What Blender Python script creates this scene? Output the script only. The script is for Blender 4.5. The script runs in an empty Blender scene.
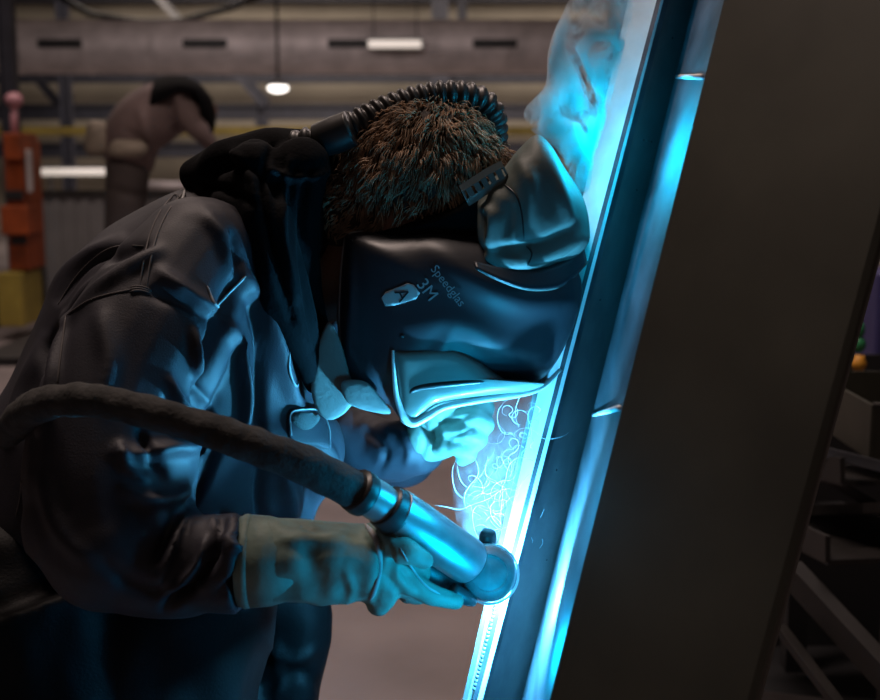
import bpy, bmesh, math, random
import numpy as np
from mathutils import Vector, Matrix, noise
from mathutils.bvhtree import BVHTree
from mathutils.geometry import delaunay_2d_cdt
random.seed(7)
S = bpy.context.scene
C = S.collection

# ------------------------------------------------------------------ camera, world, lights, exposure
H = 1.30; K = 0.72/880; PITCH = math.atan(180*K)
cam_d = bpy.data.cameras.new('camera'); cam = bpy.data.objects.new('camera', cam_d); C.objects.link(cam)
cam.location = (0, 0, H); cam.rotation_euler = (math.pi/2-PITCH, 0, 0)
cam_d.lens = 50; cam_d.sensor_width = 36; cam_d.clip_start = 0.05; cam_d.clip_end = 200
cam_d.dof.use_dof = True; cam_d.dof.focus_distance = 1.40; cam_d.dof.aperture_fstop = 5.0
S.camera = cam
S.view_settings.view_transform = 'Standard'; S.view_settings.look = 'None'
S.view_settings.gamma = 1; S.view_settings.exposure = 0.0
try: S.view_settings.use_curve_mapping = False
except Exception: pass

W = bpy.data.worlds.new('world'); S.world = W; W.use_nodes = True
W.node_tree.nodes['Background'].inputs[0].default_value = (0.62, 0.55, 0.52, 1)
W.node_tree.nodes['Background'].inputs[1].default_value = 0.009

def camdir(px, py):
    dx = (px-440)*K; dy = (350-py)*K
    ca, sa = math.cos(PITCH), math.sin(PITCH)
    return Vector((dx, ca+dy*sa, -sa+dy*ca))
def at(px, py, Y):
    d = camdir(px, py)
    return Vector((0, 0, H)) + d*(Y/d.y)
def pxm(n, Y): return n*K*Y
def proj(co):
    co = np.asarray(co, float).reshape(-1, 3)
    ca, sa = math.cos(PITCH), math.sin(PITCH)
    y = co[:, 1]; z = co[:, 2]-H
    f = y*ca-z*sa; u = y*sa+z*ca
    return np.stack([440+co[:, 0]/f/K, 350-u/f/K], 1)

ARC = at(495, 582, 1.338)
ARC_COL = (0.09, 0.55, 1.0)
def light(name, kind, loc, energy, color, rot=None, size=None, sy=None):
    l = bpy.data.lights.new(name, kind); l.energy = energy; l.color = color
    o = bpy.data.objects.new(name, l); C.objects.link(o); o.location = loc
    if rot: o.rotation_euler = rot
    if kind == 'AREA':
        l.size = size
        if sy: l.shape = 'RECTANGLE'; l.size_y = sy
    elif kind == 'POINT': l.shadow_soft_size = size
    return o
light('arc_light', 'POINT', ARC, 52, ARC_COL, size=0.006)
light('arc_glow_light', 'POINT', at(492, 478, 1.19), 0.8, (0.0, 0.52, 1.0), size=0.03)  # added fill lamp, stands in for arc glare on torch and helmet
light('arc_glow_light', 'POINT', at(514, 640, 1.155), 1.5, (0.0, 0.50, 1.0), size=0.03)  # added fill lamp for the near glove and sleeve
light('arc_glow_light', 'POINT', at(600, 135, 1.43), 2.4, (0.0, 0.58, 1.0), size=0.05)  # added lamp imitating glare off the flange, brightens smoke and strip
light('hall_lamp_light', 'AREA', (-0.7, 2.15, 4.7), 92, (1.0, 0.78, 0.68), (0, 0, 0), 1.4, 0.5)
light('hall_lamp_light', 'AREA', (2.6, 0.0, 4.3), 4, (1.0, 0.86, 0.70), (0, 0, 0), 1.6, 0.6)  # added lamp without a fixture, brightens front panel and angle profile
light('hall_lamp_light', 'AREA', (-3, 8.5, 4.6), 75, (1.0, 0.82, 0.72), (0, 0, 0), 3, 1)
light('hall_lamp_light', 'AREA', (1.0, 5.5, 4.6), 48, (1.0, 0.82, 0.78), (0, 0, 0), 2, 1)
light('hall_lamp_light', 'AREA', (-2, 13.5, 3.9), 60, (1.0, 0.84, 0.80), (math.radians(50), 0, 0), 6, 0.5)  # added lamp, tilted to brighten the duct
light('hall_lamp_light', 'AREA', (0, 20.3, 4.8), 600, (1.0, 0.86, 0.74), (math.radians(35), 0, 0), 12, 3)

# ------------------------------------------------------------------ materials
def mat(name, col, rough=0.6, metal=0.0, bump=0.0, bscale=60, var=0.0, vscale=6, col2=None, sheen=0.0, alpha=1.0, emit=None, estr=0, spec=0.5, aniso=0, stretch=None, bdist=0.002, coat=0):
    m = bpy.data.materials.new(name); m.use_nodes = True
    nt = m.node_tree; b = nt.nodes['Principled BSDF']
    b.inputs['Base Color'].default_value = (*col, 1)
    b.inputs['Roughness'].default_value = rough; b.inputs['Metallic'].default_value = metal
    b.inputs['Specular IOR Level'].default_value = spec
    b.inputs['Sheen Weight'].default_value = sheen
    b.inputs['Coat Weight'].default_value = coat
    b.inputs['Alpha'].default_value = alpha
    tc = nt.nodes.new('ShaderNodeTexCoord'); src = tc.outputs['Object']
    if stretch:
        mp = nt.nodes.new('ShaderNodeMapping'); mp.inputs['Scale'].default_value = stretch
        nt.links.new(src, mp.inputs[0]); src = mp.outputs[0]
    if var or col2:
        n = nt.nodes.new('ShaderNodeTexNoise'); n.inputs['Scale'].default_value = vscale; n.inputs['Detail'].default_value = 5
        nt.links.new(src, n.inputs['Vector'])
        r = nt.nodes.new('ShaderNodeValToRGB')
        c2 = col2 if col2 else tuple(c*(1-var) for c in col)
        r.color_ramp.elements[0].position = 0.35; r.color_ramp.elements[1].position = 0.65
        r.color_ramp.elements[0].color = (*c2, 1); r.color_ramp.elements[1].color = (*col, 1)
        nt.links.new(n.outputs[0], r.inputs[0]); nt.links.new(r.outputs[0], b.inputs['Base Color'])
    if bump:
        n2 = nt.nodes.new('ShaderNodeTexNoise'); n2.inputs['Scale'].default_value = bscale; n2.inputs['Detail'].default_value = 4
        nt.links.new(src, n2.inputs['Vector'])
        bp = nt.nodes.new('ShaderNodeBump'); bp.inputs['Strength'].default_value = bump; bp.inputs['Distance'].default_value = bdist
        nt.links.new(n2.outputs[0], bp.inputs['Height']); nt.links.new(bp.outputs[0], b.inputs['Normal'])
    if emit:
        b.inputs['Emission Color'].default_value = (*emit, 1); b.inputs['Emission Strength'].default_value = estr
    return m

M = {}
M['jacket'] = mat('jacket_cotton', (0.026, 0.0245, 0.034), 0.62, bump=0.22, bscale=600, var=0.3, vscale=14, sheen=0.0, spec=0.5)
M['seam'] = mat('seam_thread', (0.09, 0.08, 0.08), 0.7)
M['piping'] = mat('pale_piping', (0.30, 0.30, 0.30), 0.6)
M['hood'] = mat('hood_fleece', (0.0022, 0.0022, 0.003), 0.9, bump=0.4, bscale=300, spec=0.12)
M['trousers'] = mat('trouser_cotton', (0.0025, 0.0025, 0.003), 0.6, bump=0.3, bscale=300, var=0.3, spec=0.15)
M['skin'] = mat('skin', (0.22, 0.10, 0.06), 0.55, bump=0.1, bscale=200, var=0.15, vscale=30)
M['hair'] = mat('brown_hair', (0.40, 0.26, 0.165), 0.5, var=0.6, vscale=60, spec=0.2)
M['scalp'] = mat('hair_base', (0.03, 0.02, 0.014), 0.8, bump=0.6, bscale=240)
M['shell'] = mat('helmet_plastic', (0.020, 0.022, 0.028), 0.42, bump=0.05, bscale=30, spec=0.5)
M['visor'] = mat('helmet_silver', (0.13, 0.17, 0.155), 0.40, metal=0.0, coat=0.2)
M['frame_white'] = mat('frame_edge_silver', (0.55, 0.56, 0.56), 0.35)  # paler than the frame: arc light on its edge put into the colour
M['visor_black'] = mat('visor_black', (0.02, 0.02, 0.022), 0.35)
M['leather'] = mat('head_cover_leather', (0.11, 0.135, 0.12), 0.62, bump=0.35, bscale=70, var=0.3, vscale=12)
M['flap'] = mat('neck_guard_fabric', (0.15, 0.17, 0.16), 0.7, bump=0.4, bscale=160)
M['badge'] = mat('badge_white', (0.36, 0.36, 0.36), 0.5)
M['print'] = mat('grey_print', (0.22, 0.23, 0.24), 0.5)
M['strap'] = mat('headband_plastic', (0.12, 0.14, 0.125), 0.5)
M['hose'] = mat('ribbed_rubber', (0.014, 0.013, 0.013), 0.42, spec=0.6)
M['glove'] = mat('welding_glove_leather', (0.20, 0.28, 0.23), 0.66, bump=0.55, bscale=45, var=0.5, vscale=16, bdist=0.003)
M['glove_seam'] = mat('glove_piping', (0.36, 0.35, 0.34), 0.6)
M['sheath'] = mat('suede_cable_sheath', (0.048, 0.046, 0.044), 0.92, bump=0.8, bscale=180, var=0.5, vscale=50)
M['chrome'] = mat('torch_steel', (0.40, 0.41, 0.42), 0.38, metal=0.8, bump=0.08, bscale=60, var=0.25, vscale=40)
M['torch_black'] = mat('torch_black', (0.03, 0.033, 0.036), 0.4)
M['nozzle'] = mat('nozzle_metal', (0.16, 0.17, 0.18), 0.6, metal=0.3, bump=0.4, bscale=50, var=0.5, vscale=40)
M['alu'] = mat('bright_aluminium', (0.82, 0.83, 0.84), 0.45, metal=0.1, bump=0.1, bscale=90, var=0.15, vscale=25)
M['steel_grey'] = mat('grey_steel', (0.12, 0.105, 0.105), 0.7, metal=0.2, bump=0.15, bscale=90, var=0.3, vscale=20)
M['steel_dark'] = mat('dark_steel_panel', (0.075, 0.072, 0.056), 0.5, metal=0.4, bump=0.12, bscale=12, var=0.4, vscale=5)
M['reflect'] = mat('rolled_steel', (0.11, 0.115, 0.135), 0.6, metal=0.6, bump=0.25, bscale=3, var=0.65, vscale=14, stretch=(0.2, 0.2, 1.2))
M['concrete'] = mat('concrete', (0.32, 0.27, 0.27), 0.6, bump=0.2, bscale=20, var=0.35, vscale=1.4)
M['cladding'] = mat('beige_cladding', (0.42, 0.37, 0.30), 0.8, var=0.3, vscale=0.6)
M['beam'] = mat('navy_beam', (0.035, 0.036, 0.055), 0.6, var=0.3)
M['duct'] = mat('galvanised_duct', (0.62, 0.56, 0.56), 0.55, metal=0.3, bump=0.3, bscale=6, var=0.3, vscale=3)
M['black'] = mat('black_paint', (0.012, 0.012, 0.014), 0.6)
M['orange'] = mat('orange_paint', (0.40, 0.075, 0.015), 0.5, var=0.6, vscale=4)
M['yellow'] = mat('yellow_paint', (0.40, 0.30, 0.055), 0.5, var=0.3, vscale=5)
M['grey'] = mat('grey_paint', (0.16, 0.155, 0.16), 0.6, var=0.2, vscale=3)
M['lamp'] = mat('lamp_glow', (1, 1, 1), 0.5, emit=(1.0, 0.93, 0.85), estr=3.2)
M['lamp_dim'] = mat('lamp_tube_glow', (1, 1, 1), 0.5, emit=(1.0, 0.86, 0.74), estr=0.55)
M['bg_jacket'] = mat('faded_brown_cotton', (0.20, 0.145, 0.14), 0.8, var=0.35, vscale=6)
M['bg_trousers'] = mat('dark_brown_cotton', (0.07, 0.056, 0.054), 0.85, var=0.3)
M['pouch'] = mat('canvas_pouch', (0.34, 0.29, 0.23), 0.8, var=0.4, vscale=12)
M['arc'] = mat('arc_glow', (1, 1, 1), 0.5, emit=(0.45, 0.9, 1.0), estr=40)
M['green'] = mat('green_plastic', (0.03, 0.25, 0.10), 0.5)
M['purple'] = mat('blue_violet_plastic', (0.05, 0.045, 0.16), 0.5)
M['amber'] = mat('amber_plastic', (0.8, 0.36, 0.04), 0.5)
M['zinc'] = mat('zinc_steel', (0.033, 0.030, 0.029), 0.5, metal=0.4, var=0.4, vscale=9)
M['hivis'] = mat('green_cord', (0.05, 0.6, 0.15), 0.6)
M['velcro'] = mat('velcro', (0.07, 0.08, 0.08), 0.9, bump=1.0, bscale=500)

# ------------------------------------------------------------------ object helpers
def tag(o, label=None, cat=None, group=None, kind=None):
    if label: o['label'] = label
    if cat: o['category'] = cat
    if group: o['group'] = group
    if kind: o['kind'] = kind
    return o
def empty(name, loc):
    o = bpy.data.objects.new(name, None); C.objects.link(o); o.location = loc; o.empty_display_size = 0.05; return o
def link(name, me, m, parent=None, smooth=True):
    me.materials.clear(); me.materials.append(m)
    if smooth: me.polygons.foreach_set('use_smooth', [True]*len(me.polygons))
    o = bpy.data.objects.new(name, me); C.objects.link(o)
    if parent:
        o.parent = parent
        p = parent; off = Vector((0, 0, 0))
        while p: off += p.location; p = p.parent
        me.transform(Matrix.Translation(-off))
    return o
def from_bm(name, bm, m, parent=None, smooth=True, bevel=0):
    bmesh.ops.recalc_face_normals(bm, faces=bm.faces)
    me = bpy.data.meshes.new(name); bm.to_mesh(me); bm.free()
    o = link(name, me, m, parent, smooth)
    if bevel:
        b = o.modifiers.new('bevel', 'BEVEL'); b.width = bevel; b.segments = 2; b.limit_method = 'ANGLE'
    return o
def catmull(pts, n=8, closed=False):
    pts = [tuple(p) for p in pts]; N = len(pts); out = []
    A = np.array(pts, float)
    rng = range(N if closed else N-1)
    for i in rng:
        if closed: p0, p1, p2, p3 = A[(i-1) % N], A[i], A[(i+1) % N], A[(i+2) % N]
        else: p0, p1, p2, p3 = A[max(i-1, 0)], A[i], A[i+1], A[min(i+2, N-1)]
        for j in range(n):
            t = j/n
            out.append(0.5*((2*p1)+(-p0+p2)*t+(2*p0-5*p1+4*p2-p3)*t*t+(-p0+3*p1-3*p2+p3)*t**3))
    if not closed: out.append(A[-1])
    return np.array(out)
def tube_bm(bm, pts, rads, seg=16, cap=True):
    pts = [Vector(p) for p in pts]; n = len(pts)
    if not hasattr(rads, '__len__'): rads = [rads]*n
    prev = None; rings = []
    for i in range(n):
        t = (pts[min(i+1, n-1)]-pts[max(i-1, 0)]).normalized()
        if prev is None:
            u = t.cross(Vector((0, 0, 1)));
            if u.length < 0.1: u = t.cross(Vector((0, 1, 0)))
            u.normalize()
        else:
            u = (prev - t*prev.dot(t)).normalized()
        prev = u; v = t.cross(u)
        rings.append([bm.verts.new(pts[i]+(u*math.cos(2*math.pi*j/seg)+v*math.sin(2*math.pi*j/seg))*rads[i]) for j in range(seg)])
    for a, b in zip(rings, rings[1:]):
        for j in range(seg): bm.faces.new((a[j], a[(j+1) % seg], b[(j+1) % seg], b[j]))
    if cap: bm.faces.new(rings[0][::-1]); bm.faces.new(rings[-1])
def ptube(name, P, m, parent, n=8, seg=16, rib=None):
    """P: list of (px,py,Y,r_px)"""
    c = catmull(P, n); pts = [at(*p[:3]) for p in c]; r = [pxm(p[3], p[2]) for p in c]
    if rib:
        L = 0; out = []
        for i, (p, rr) in enumerate(zip(pts, r)):
            if i: L += (p-pts[i-1]).length
            out.append(rr*(1-rib[1]*(0.5-0.5*math.cos(2*math.pi*L/rib[0]))**1.4))
        r = out
    bm = bmesh.new(); tube_bm(bm, pts, r, seg); return from_bm(name, bm, m, parent)
def box_bm(bm, c, s, R=None):
    r = bmesh.ops.create_cube(bm, size=1)['verts']
    Mx = Matrix.Translation(c) @ (R.to_4x4() if R else Matrix.Identity(4)) @ Matrix.Diagonal((*s, 1))
    bmesh.ops.transform(bm, matrix=Mx, verts=r)
def box(name, c, s, m, parent=None, R=None, bevel=0.0):
    bm = bmesh.new(); box_bm(bm, Vector(c), s, R); return from_bm(name, bm, m, parent, False, bevel)
def capsules_bm(bm, chain, n=5, seg=20, flat=1.0):
    """chain of (px,py,Y,r_px) -> overlapping balls + tube, for remesh union"""
    c = catmull(chain, n) if len(chain) > 2 else np.array([np.array(chain[0])*(1-t)+np.array(chain[1])*t for t in np.linspace(0, 1, n)])
    pts = [at(*p[:3]) for p in c]; r = [pxm(p[3], p[2]) for p in c]
    tube_bm(bm, pts, r, seg)
    for k in (0, -1): bmesh.ops.create_icosphere(bm, subdivisions=3, radius=r[k], matrix=Matrix.Translation(pts[k]))
def ell_bm(bm, c, rad, R=None, sub=3):
    Mx = Matrix.Translation(c) @ (R.to_4x4() if R else Matrix.Identity(4)) @ Matrix.Diagonal((*rad, 1))
    bmesh.ops.create_icosphere(bm, subdivisions=sub, radius=1, matrix=Mx)
def inflate_bm(bm, outline, Y, df, db=None, p=2.2, n=5, rings=14, center=None, smooth=True, cfront=None):
    """outline in px (star-shaped about centre) -> closed bulged solid. Y const or function(px,py)"""
    db = df if db is None else db
    o = catmull(outline, n, True) if smooth else np.array(outline, float)
    c = np.array(center, float) if center else o.mean(0)
    Yf = Y if callable(Y) else (lambda a, b: Y)
    N = len(o); edge = None; sides = []
    rs = [math.sin(math.pi/2*(1-i/rings)) for i in range(rings)]
    for sgn, D in ((-1, df), (1, db)):
        rr = []
        for i, r in enumerate(rs):
            if i == 0 and edge: rr.append(edge); continue
            f = (1-r**p)**(1/p) if r < 1 else 0
            ring = []
            for q in o:
                x, y = c+(q-c)*r
                ring.append(bm.verts.new(at(x, y, Yf(x, y)+sgn*D*f)))
            if i == 0: edge = ring
            rr.append(ring)
        cv = bm.verts.new(at(c[0], c[1], Yf(c[0], c[1])+sgn*D))
        for a, b in zip(rr, rr[1:]):
            for j in range(N):
                try: bm.faces.new((a[j], a[(j+1) % N], b[(j+1) % N], b[j]))
                except ValueError: pass
        for j in range(N): bm.faces.new((rr[-1][j], rr[-1][(j+1) % N], cv))
def remesh(bm, voxel, smooth=6, fac=0.5):
    bmesh.ops.recalc_face_normals(bm, faces=bm.faces)
    me = bpy.data.meshes.new('tmp'); bm.to_mesh(me); bm.free()
    o = bpy.data.objects.new('tmp', me); C.objects.link(o)
    r = o.modifiers.new('r', 'REMESH'); r.mode = 'VOXEL'; r.voxel_size = voxel
    if smooth:
        s = o.modifiers.new('s', 'SMOOTH'); s.iterations = smooth; s.factor = fac
    dg = bpy.context.evaluated_depsgraph_get(); dg.update()
    out = bpy.data.meshes.new_from_object(o.evaluated_get(dg))
    bpy.data.objects.remove(o); bpy.data.meshes.remove(me)
    return out
def folds(me, strokes, nz=None, side=True):
    """strokes: (px points, width_px, amp_m); displaces camera-side surface along its normal"""
    n = len(me.vertices); co = np.empty(n*3); me.vertices.foreach_get('co', co); co = co.reshape(-1, 3)
    no = np.array([v.normal[:] for v in me.vertices])
    pp = proj(co); d = np.zeros(n)
    facing = np.clip((-no[:, 1]+0.25)*1.6, 0, 1)
    for pts, w, amp in strokes:
        P = catmull(pts, 6); best = np.full(n, 1e9); tt = np.zeros(n); L = len(P)-1
        lo = P.min(0)-3.5*w; hi = P.max(0)+3.5*w
        sel = np.where((pp[:, 0] > lo[0]) & (pp[:, 0] < hi[0]) & (pp[:, 1] > lo[1]) & (pp[:, 1] < hi[1]))[0]
        if not len(sel): continue
        q = pp[sel]; bb = best[sel]; t2 = tt[sel]
        for i in range(L):
            a, b = P[i], P[i+1]; ab = b-a; l2 = (ab**2).sum()+1e-9
            t = np.clip(((q-a)@ab)/l2, 0, 1); dd = np.hypot(*(q-(a+t[:, None]*ab)).T)
            m_ = dd < bb; bb = np.where(m_, dd, bb); t2 = np.where(m_, (i+t)/L, t2)
        d[sel] += amp*np.exp(-(bb/w)**2)*(np.sin(np.pi*np.clip(t2*0.86+0.07, 0, 1))**0.7)
    if nz:
        for i in range(n):
            s = nz[1]; d[i] += nz[0]*noise.noise(Vector((co[i][0]*s, co[i][1]*s, co[i][2]*s*0.6)))
    co = co+no*(d*facing if side else d)[:, None]
    me.vertices.foreach_set('co', co.ravel()); me.update()
def bvh_of(*objs):
    vs = []; fs = []
    for o in objs:
        k = len(vs); mw = Matrix.Translation(sum((p.location for p in chainp(o)), Vector()))
        vs += [mw @ v.co for v in o.data.vertices]; fs += [tuple(k+i for i in p.vertices) for p in o.data.polygons]
    return BVHTree.FromPolygons(vs, fs)
def chainp(o):
    r = []
    while o: r.append(o); o = o.parent
    return r
def hit(bvh, px, py, off=0.0, dflt=None):
    d = camdir(px, py).normalized(); loc, nrm, _, _ = bvh.ray_cast(Vector((0, 0, H)), d)
    if loc is None:
        if dflt is None: return None, None
        p = at(px, py, dflt); loc, nrm, _, _ = bvh.find_nearest(p)
    if nrm.dot(d) > 0: nrm = -nrm
    return loc+nrm*off, nrm
def stroke_on(name, bvh, pts, r_px, m, parent, off=0.0, n=8, dflt=1.4, seg=8, dash=None):
    c = catmull(pts, n); P = [hit(bvh, x, y, off, dflt)[0] for x, y in c]
    if len(P) > 4:
        for _ in range(2): P = [P[0]]+[(P[i-1]+P[i]*2+P[i+1])/4 for i in range(1, len(P)-1)]+[P[-1]]
    bm = bmesh.new(); r = pxm(r_px, P[0].y)
    if dash:
        for i in range(0, len(P)-1, 2): tube_bm(bm, P[i:i+2], r, 6)
    else:
        rr = [r*min(1, 0.3+3*min(i, len(P)-1-i)/len(P)*2) for i in range(len(P))]
        tube_bm(bm, P, rr, seg)
    return from_bm(name, bm, m, parent)
def patch(name, bvh, outline, m, parent, thick=0.002, step=4, lift=0.001, smooth=True, dflt=1.4, holes=None, relax=2):
    o = catmull(outline, 4, True) if smooth else np.array(outline, float)
    pts = [Vector(p) for p in o]; N = len(pts)
    edges = [(i, (i+1) % N) for i in range(N)]
    lo, hi = o.min(0), o.max(0)
    def inside(x, y):
        c = False
        for i in range(N):
            a, b = o[i], o[(i+1) % N]
            if (a[1] > y) != (b[1] > y) and x < (b[0]-a[0])*(y-a[1])/(b[1]-a[1])+a[0]: c = not c
        return c
    x = lo[0]+step/2
    while x < hi[0]:
        y = lo[1]+step/2
        while y < hi[1]:
            if inside(x, y) and min((o[:, 0]-x)**2+(o[:, 1]-y)**2) > (step*0.5)**2: pts.append(Vector((x, y)))
            y += step
        x += step
    vs, _, fs, _, _, _ = delaunay_2d_cdt(pts, edges, [list(range(N))], 2, 1e-4)
    bm = bmesh.new(); top = []; bot = []
    for v in vs:
        p, nn = hit(bvh, v.x, v.y, 0, dflt)
        top.append(bm.verts.new(p+nn*(lift+thick))); bot.append(bm.verts.new(p-nn*0.002))
    ec = {}
    for f in fs:
        try: bm.faces.new([top[i] for i in f]); bm.faces.new([bot[i] for i in reversed(f)])
        except ValueError: continue
        for a, b in zip(f, f[1:]+f[:1]): ec[(a, b)] = 1
    for a, b in ec:
        if (b, a) not in ec:
            try: bm.faces.new((top[b], top[a], bot[a], bot[b]))
            except ValueError: pass
    return from_bm(name, bm, m, parent)
def text_on(name, bvh, s, cx, cy, size, ang, m, parent, bold=0.0, lift=0.0015, hw=0.1):
    cu = bpy.data.curves.new('t', 'FONT'); cu.body = s; cu.size = 1; cu.align_x = 'CENTER'; cu.align_y = 'CENTER'; cu.offset = bold; cu.resolution_u = 3
    o = bpy.data.objects.new('t', cu); C.objects.link(o)
    dg = bpy.context.evaluated_depsgraph_get(); dg.update()
    me = bpy.data.meshes.new_from_object(o.evaluated_get(dg)); bpy.data.objects.remove(o)
    bm = bmesh.new(); bm.from_mesh(me); bmesh.ops.triangulate(bm, faces=bm.faces)
    ca, sa = math.cos(ang), math.sin(ang)
    ps = []
    for i_ in range(-3, 4):
        for j_ in range(-1, 2):
            x, y = i_*size*hw, j_*size*0.4
            p, _n = hit(bvh, cx+x*ca-y*sa, cy+x*sa+y*ca, 0, 1.4); ps.append(p[:])
    A_ = np.array(ps); c_ = A_.mean(0); nn = Vector(np.linalg.svd(A_-c_)[2][2]); c_ = Vector(c_); d0 = camdir(cx, cy)
    if nn.dot(d0) > 0: nn = -nn
    for v in bm.verts:
        x, y = v.co.x*size, -v.co.y*size
        d = camdir(cx+x*ca-y*sa, cy+x*sa+y*ca).normalized(); o_ = Vector((0, 0, H))
        v.co = o_+d*((c_+nn*lift-o_).dot(nn)/d.dot(nn))
    r = bmesh.ops.extrude_face_region(bm, geom=bm.faces[:])
    vv = [g for g in r['geom'] if isinstance(g, bmesh.types.BMVert)]
    d = -camdir(cx, cy).normalized(); bmesh.ops.translate(bm, vec=d*0.0006, verts=vv)
    return from_bm(name, bm, m, parent, False)
def plate(name, quad, th, m, parent, nseg=1, bevel=0.001):
    """quad of 4 world points (a,b,c,d); solid of thickness th away from the camera side"""
    a, b, c, d = [Vector(q) for q in quad]; n = (b-a).cross(d-a).normalized()
    if n.dot(Vector((0, 0, H))-a) > 0: n = -n
    bm = bmesh.new(); f = [bm.verts.new(q) for q in (a, b, c, d)]; g = [bm.verts.new(q+n*th) for q in (a, b, c, d)]
    bm.faces.new(f); bm.faces.new(g[::-1])
    for i in range(4): bm.faces.new((f[i], g[i], g[(i+1) % 4], f[(i+1) % 4]))
    return from_bm(name, bm, m, parent, False, bevel)

# ------------------------------------------------------------------ the hall
def struct(name, c, s, m): return tag(box(name, c, s, m), kind='structure')
struct('floor', (0, 13, -0.05), (34, 30, 0.1), M['concrete'])
struct('wall_back', (0, 26.1, 2.6), (34, 0.2, 5.4), M['cladding'])
struct('wall_left', (-16.9, 13, 2.6), (0.2, 30, 5.4), M['cladding'])
struct('wall_right', (16.9, 13, 2.6), (0.2, 30, 5.4), M['cladding'])
struct('wall_front', (0, -1.9, 2.6), (34, 0.2, 5.4), M['grey'])
struct('ceiling', (0, 13, 5.35), (34, 30, 0.1), M['cladding'])
GB = 'steel beams along the back wall'
def hbeam(py, th, Y, label, x0=-14, x1=14):
    z = at(440, py, Y).z
    bm = bmesh.new(); h = pxm(th, Y)
    for dz, hh, d in ((h*0.42, h*0.16, 0.22), (-h*0.42, h*0.16, 0.22), (0, h*0.8, 0.04)):
        box_bm(bm, Vector(((x0+x1)/2, Y, z+dz)), (x1-x0, d, hh))
    return tag(from_bm('steel_beam', bm, M['beam'], None, False), label, 'beam', GB)
hbeam(-2, 9, 25.2, 'navy horizontal steel beam along the very top edge of the back wall')
hbeam(27, 10, 25.0, 'navy horizontal steel beam just above the big round duct')
hbeam(77, 12, 24.8, 'navy horizontal steel beam just under the big round duct')
hbeam(112, 15, 24.6, 'thick navy horizontal beam right above the yellow rail')
hbeam(150, 14, 24.8, 'lowest navy horizontal beam, below the yellow rail')
def strut(name, a, b, w, m, label, cat='beam', group=None):
    bm = bmesh.new(); va, vb = Vector(a), Vector(b); t = (vb-va); R = t.to_track_quat('X', 'Z').to_matrix()
    for dz in (-0.42, 0.42): box_bm(bm, (va+vb)/2+R@Vector((0, 0, dz*w)), (t.length, w*0.9, w*0.16), R)
    box_bm(bm, (va+vb)/2, (t.length, w*0.12, w*0.8), R)
    return tag(from_bm(name, bm, m, None, False), label, cat, group)
GC = 'steel columns of the hall'
def column(px, w, Y, label):
    x = at(px, 100, Y).x; strut('steel_column', (x, Y, 0), (x, Y, 5.3), pxm(w, Y), M['beam'], label, 'column', GC)
column(440, 16, 23.6, 'navy steel column behind the duct, straight above the ribbed hose')
column(462, 9, 24.2, 'slim navy steel column right of the duct slot above the hose')
column(66, 11, 22.8, 'navy steel column behind the orange machine')
column(10, 15, 12, 'black steel column at the left picture edge beside the orange machine')
strut('roof_brace', at(150, -12, 22.2), at(190, 32, 22.2), pxm(7, 22), M['grey'], 'pale diagonal roof brace above the duct at upper left', 'brace')
strut('roof_brace', at(30, 70, 23.3), at(62, 108, 23.3), pxm(8, 23), M['beam'], 'navy diagonal brace below the duct behind the orange machine', 'brace')
strut('roof_brace', at(238, 72, 23.2), at(266, 104, 23.2), pxm(11, 23), M['beam'], 'navy diagonal brace left of the round ceiling lamp', 'brace')
strut('roof_brace', at(262, 100, 23.4), at(262, 150, 23.4), pxm(12, 23), M['beam'], 'short upright navy brace under the round ceiling lamp', 'brace')
# drooping cable across the roof
bm = bmesh.new(); tube_bm(bm, [at(x, y, 19) for x, y in ((40, -14), (90, 14), (140, 22), (180, 21), (230, 8), (280, -12))], 0.05, 8)
tag(from_bm('hanging_cable', bm, M['black']), 'black cable sagging across the roof above the duct', 'cable')
# duct
Yd = 18.0; dz_ = at(440, 47, Yd).z; dr = pxm(26, Yd)
du = empty('ventilation_duct', (0, Yd, dz_)); tag(du, 'big round galvanised ventilation duct running across the hall', 'duct')
bm = bmesh.new(); pts = []; rr = []
for i in range(400):
    x = -9+18*i/399; pts.append((x, Yd, dz_)); rr.append(dr*(1.03 if i % 22 == 0 else 1.0))
tube_bm(bm, pts, rr, 32); from_bm('pipe', bm, M['duct'], du)
for px in (60, 205, 350, 495, -80):
    p = at(px, 45, Yd-dr)
    bm = bmesh.new(); box_bm(bm, Vector((p.x, Yd-dr*0.99, p.z+0.02)), (pxm(42, Yd), 0.05, pxm(8, Yd)))
    for k in range(6): box_bm(bm, Vector((p.x-pxm(17, Yd)+k*pxm(7, Yd), Yd-dr*1.0-0.03, p.z+0.02)), (0.02, 0.04, pxm(8, Yd)))
    from_bm('air_slot', bm, M['black'], du, False)
p = at(395, 44, Yd-dr-0.3)  # glowing strip added to make the bright spot on the duct
lt = empty('strip_light', p); tag(lt, 'white strip light glowing in front of the round duct', 'lamp')
box('tube_cover', p, (pxm(50, Yd), 0.1, pxm(7, Yd)), M['lamp_dim'], lt, bevel=0.02)
box('lamp_housing', p+Vector((0, 0.1, 0.03)), (pxm(54, Yd), 0.12, pxm(9, Yd)), M['grey'], lt)
for s in (-1, 1): box('hanger', (p.x+s*0.3, p.y+0.1, (p.z+5.3)/2), (0.02, 0.02, 5.3-p.z), M['black'], lt)
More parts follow.
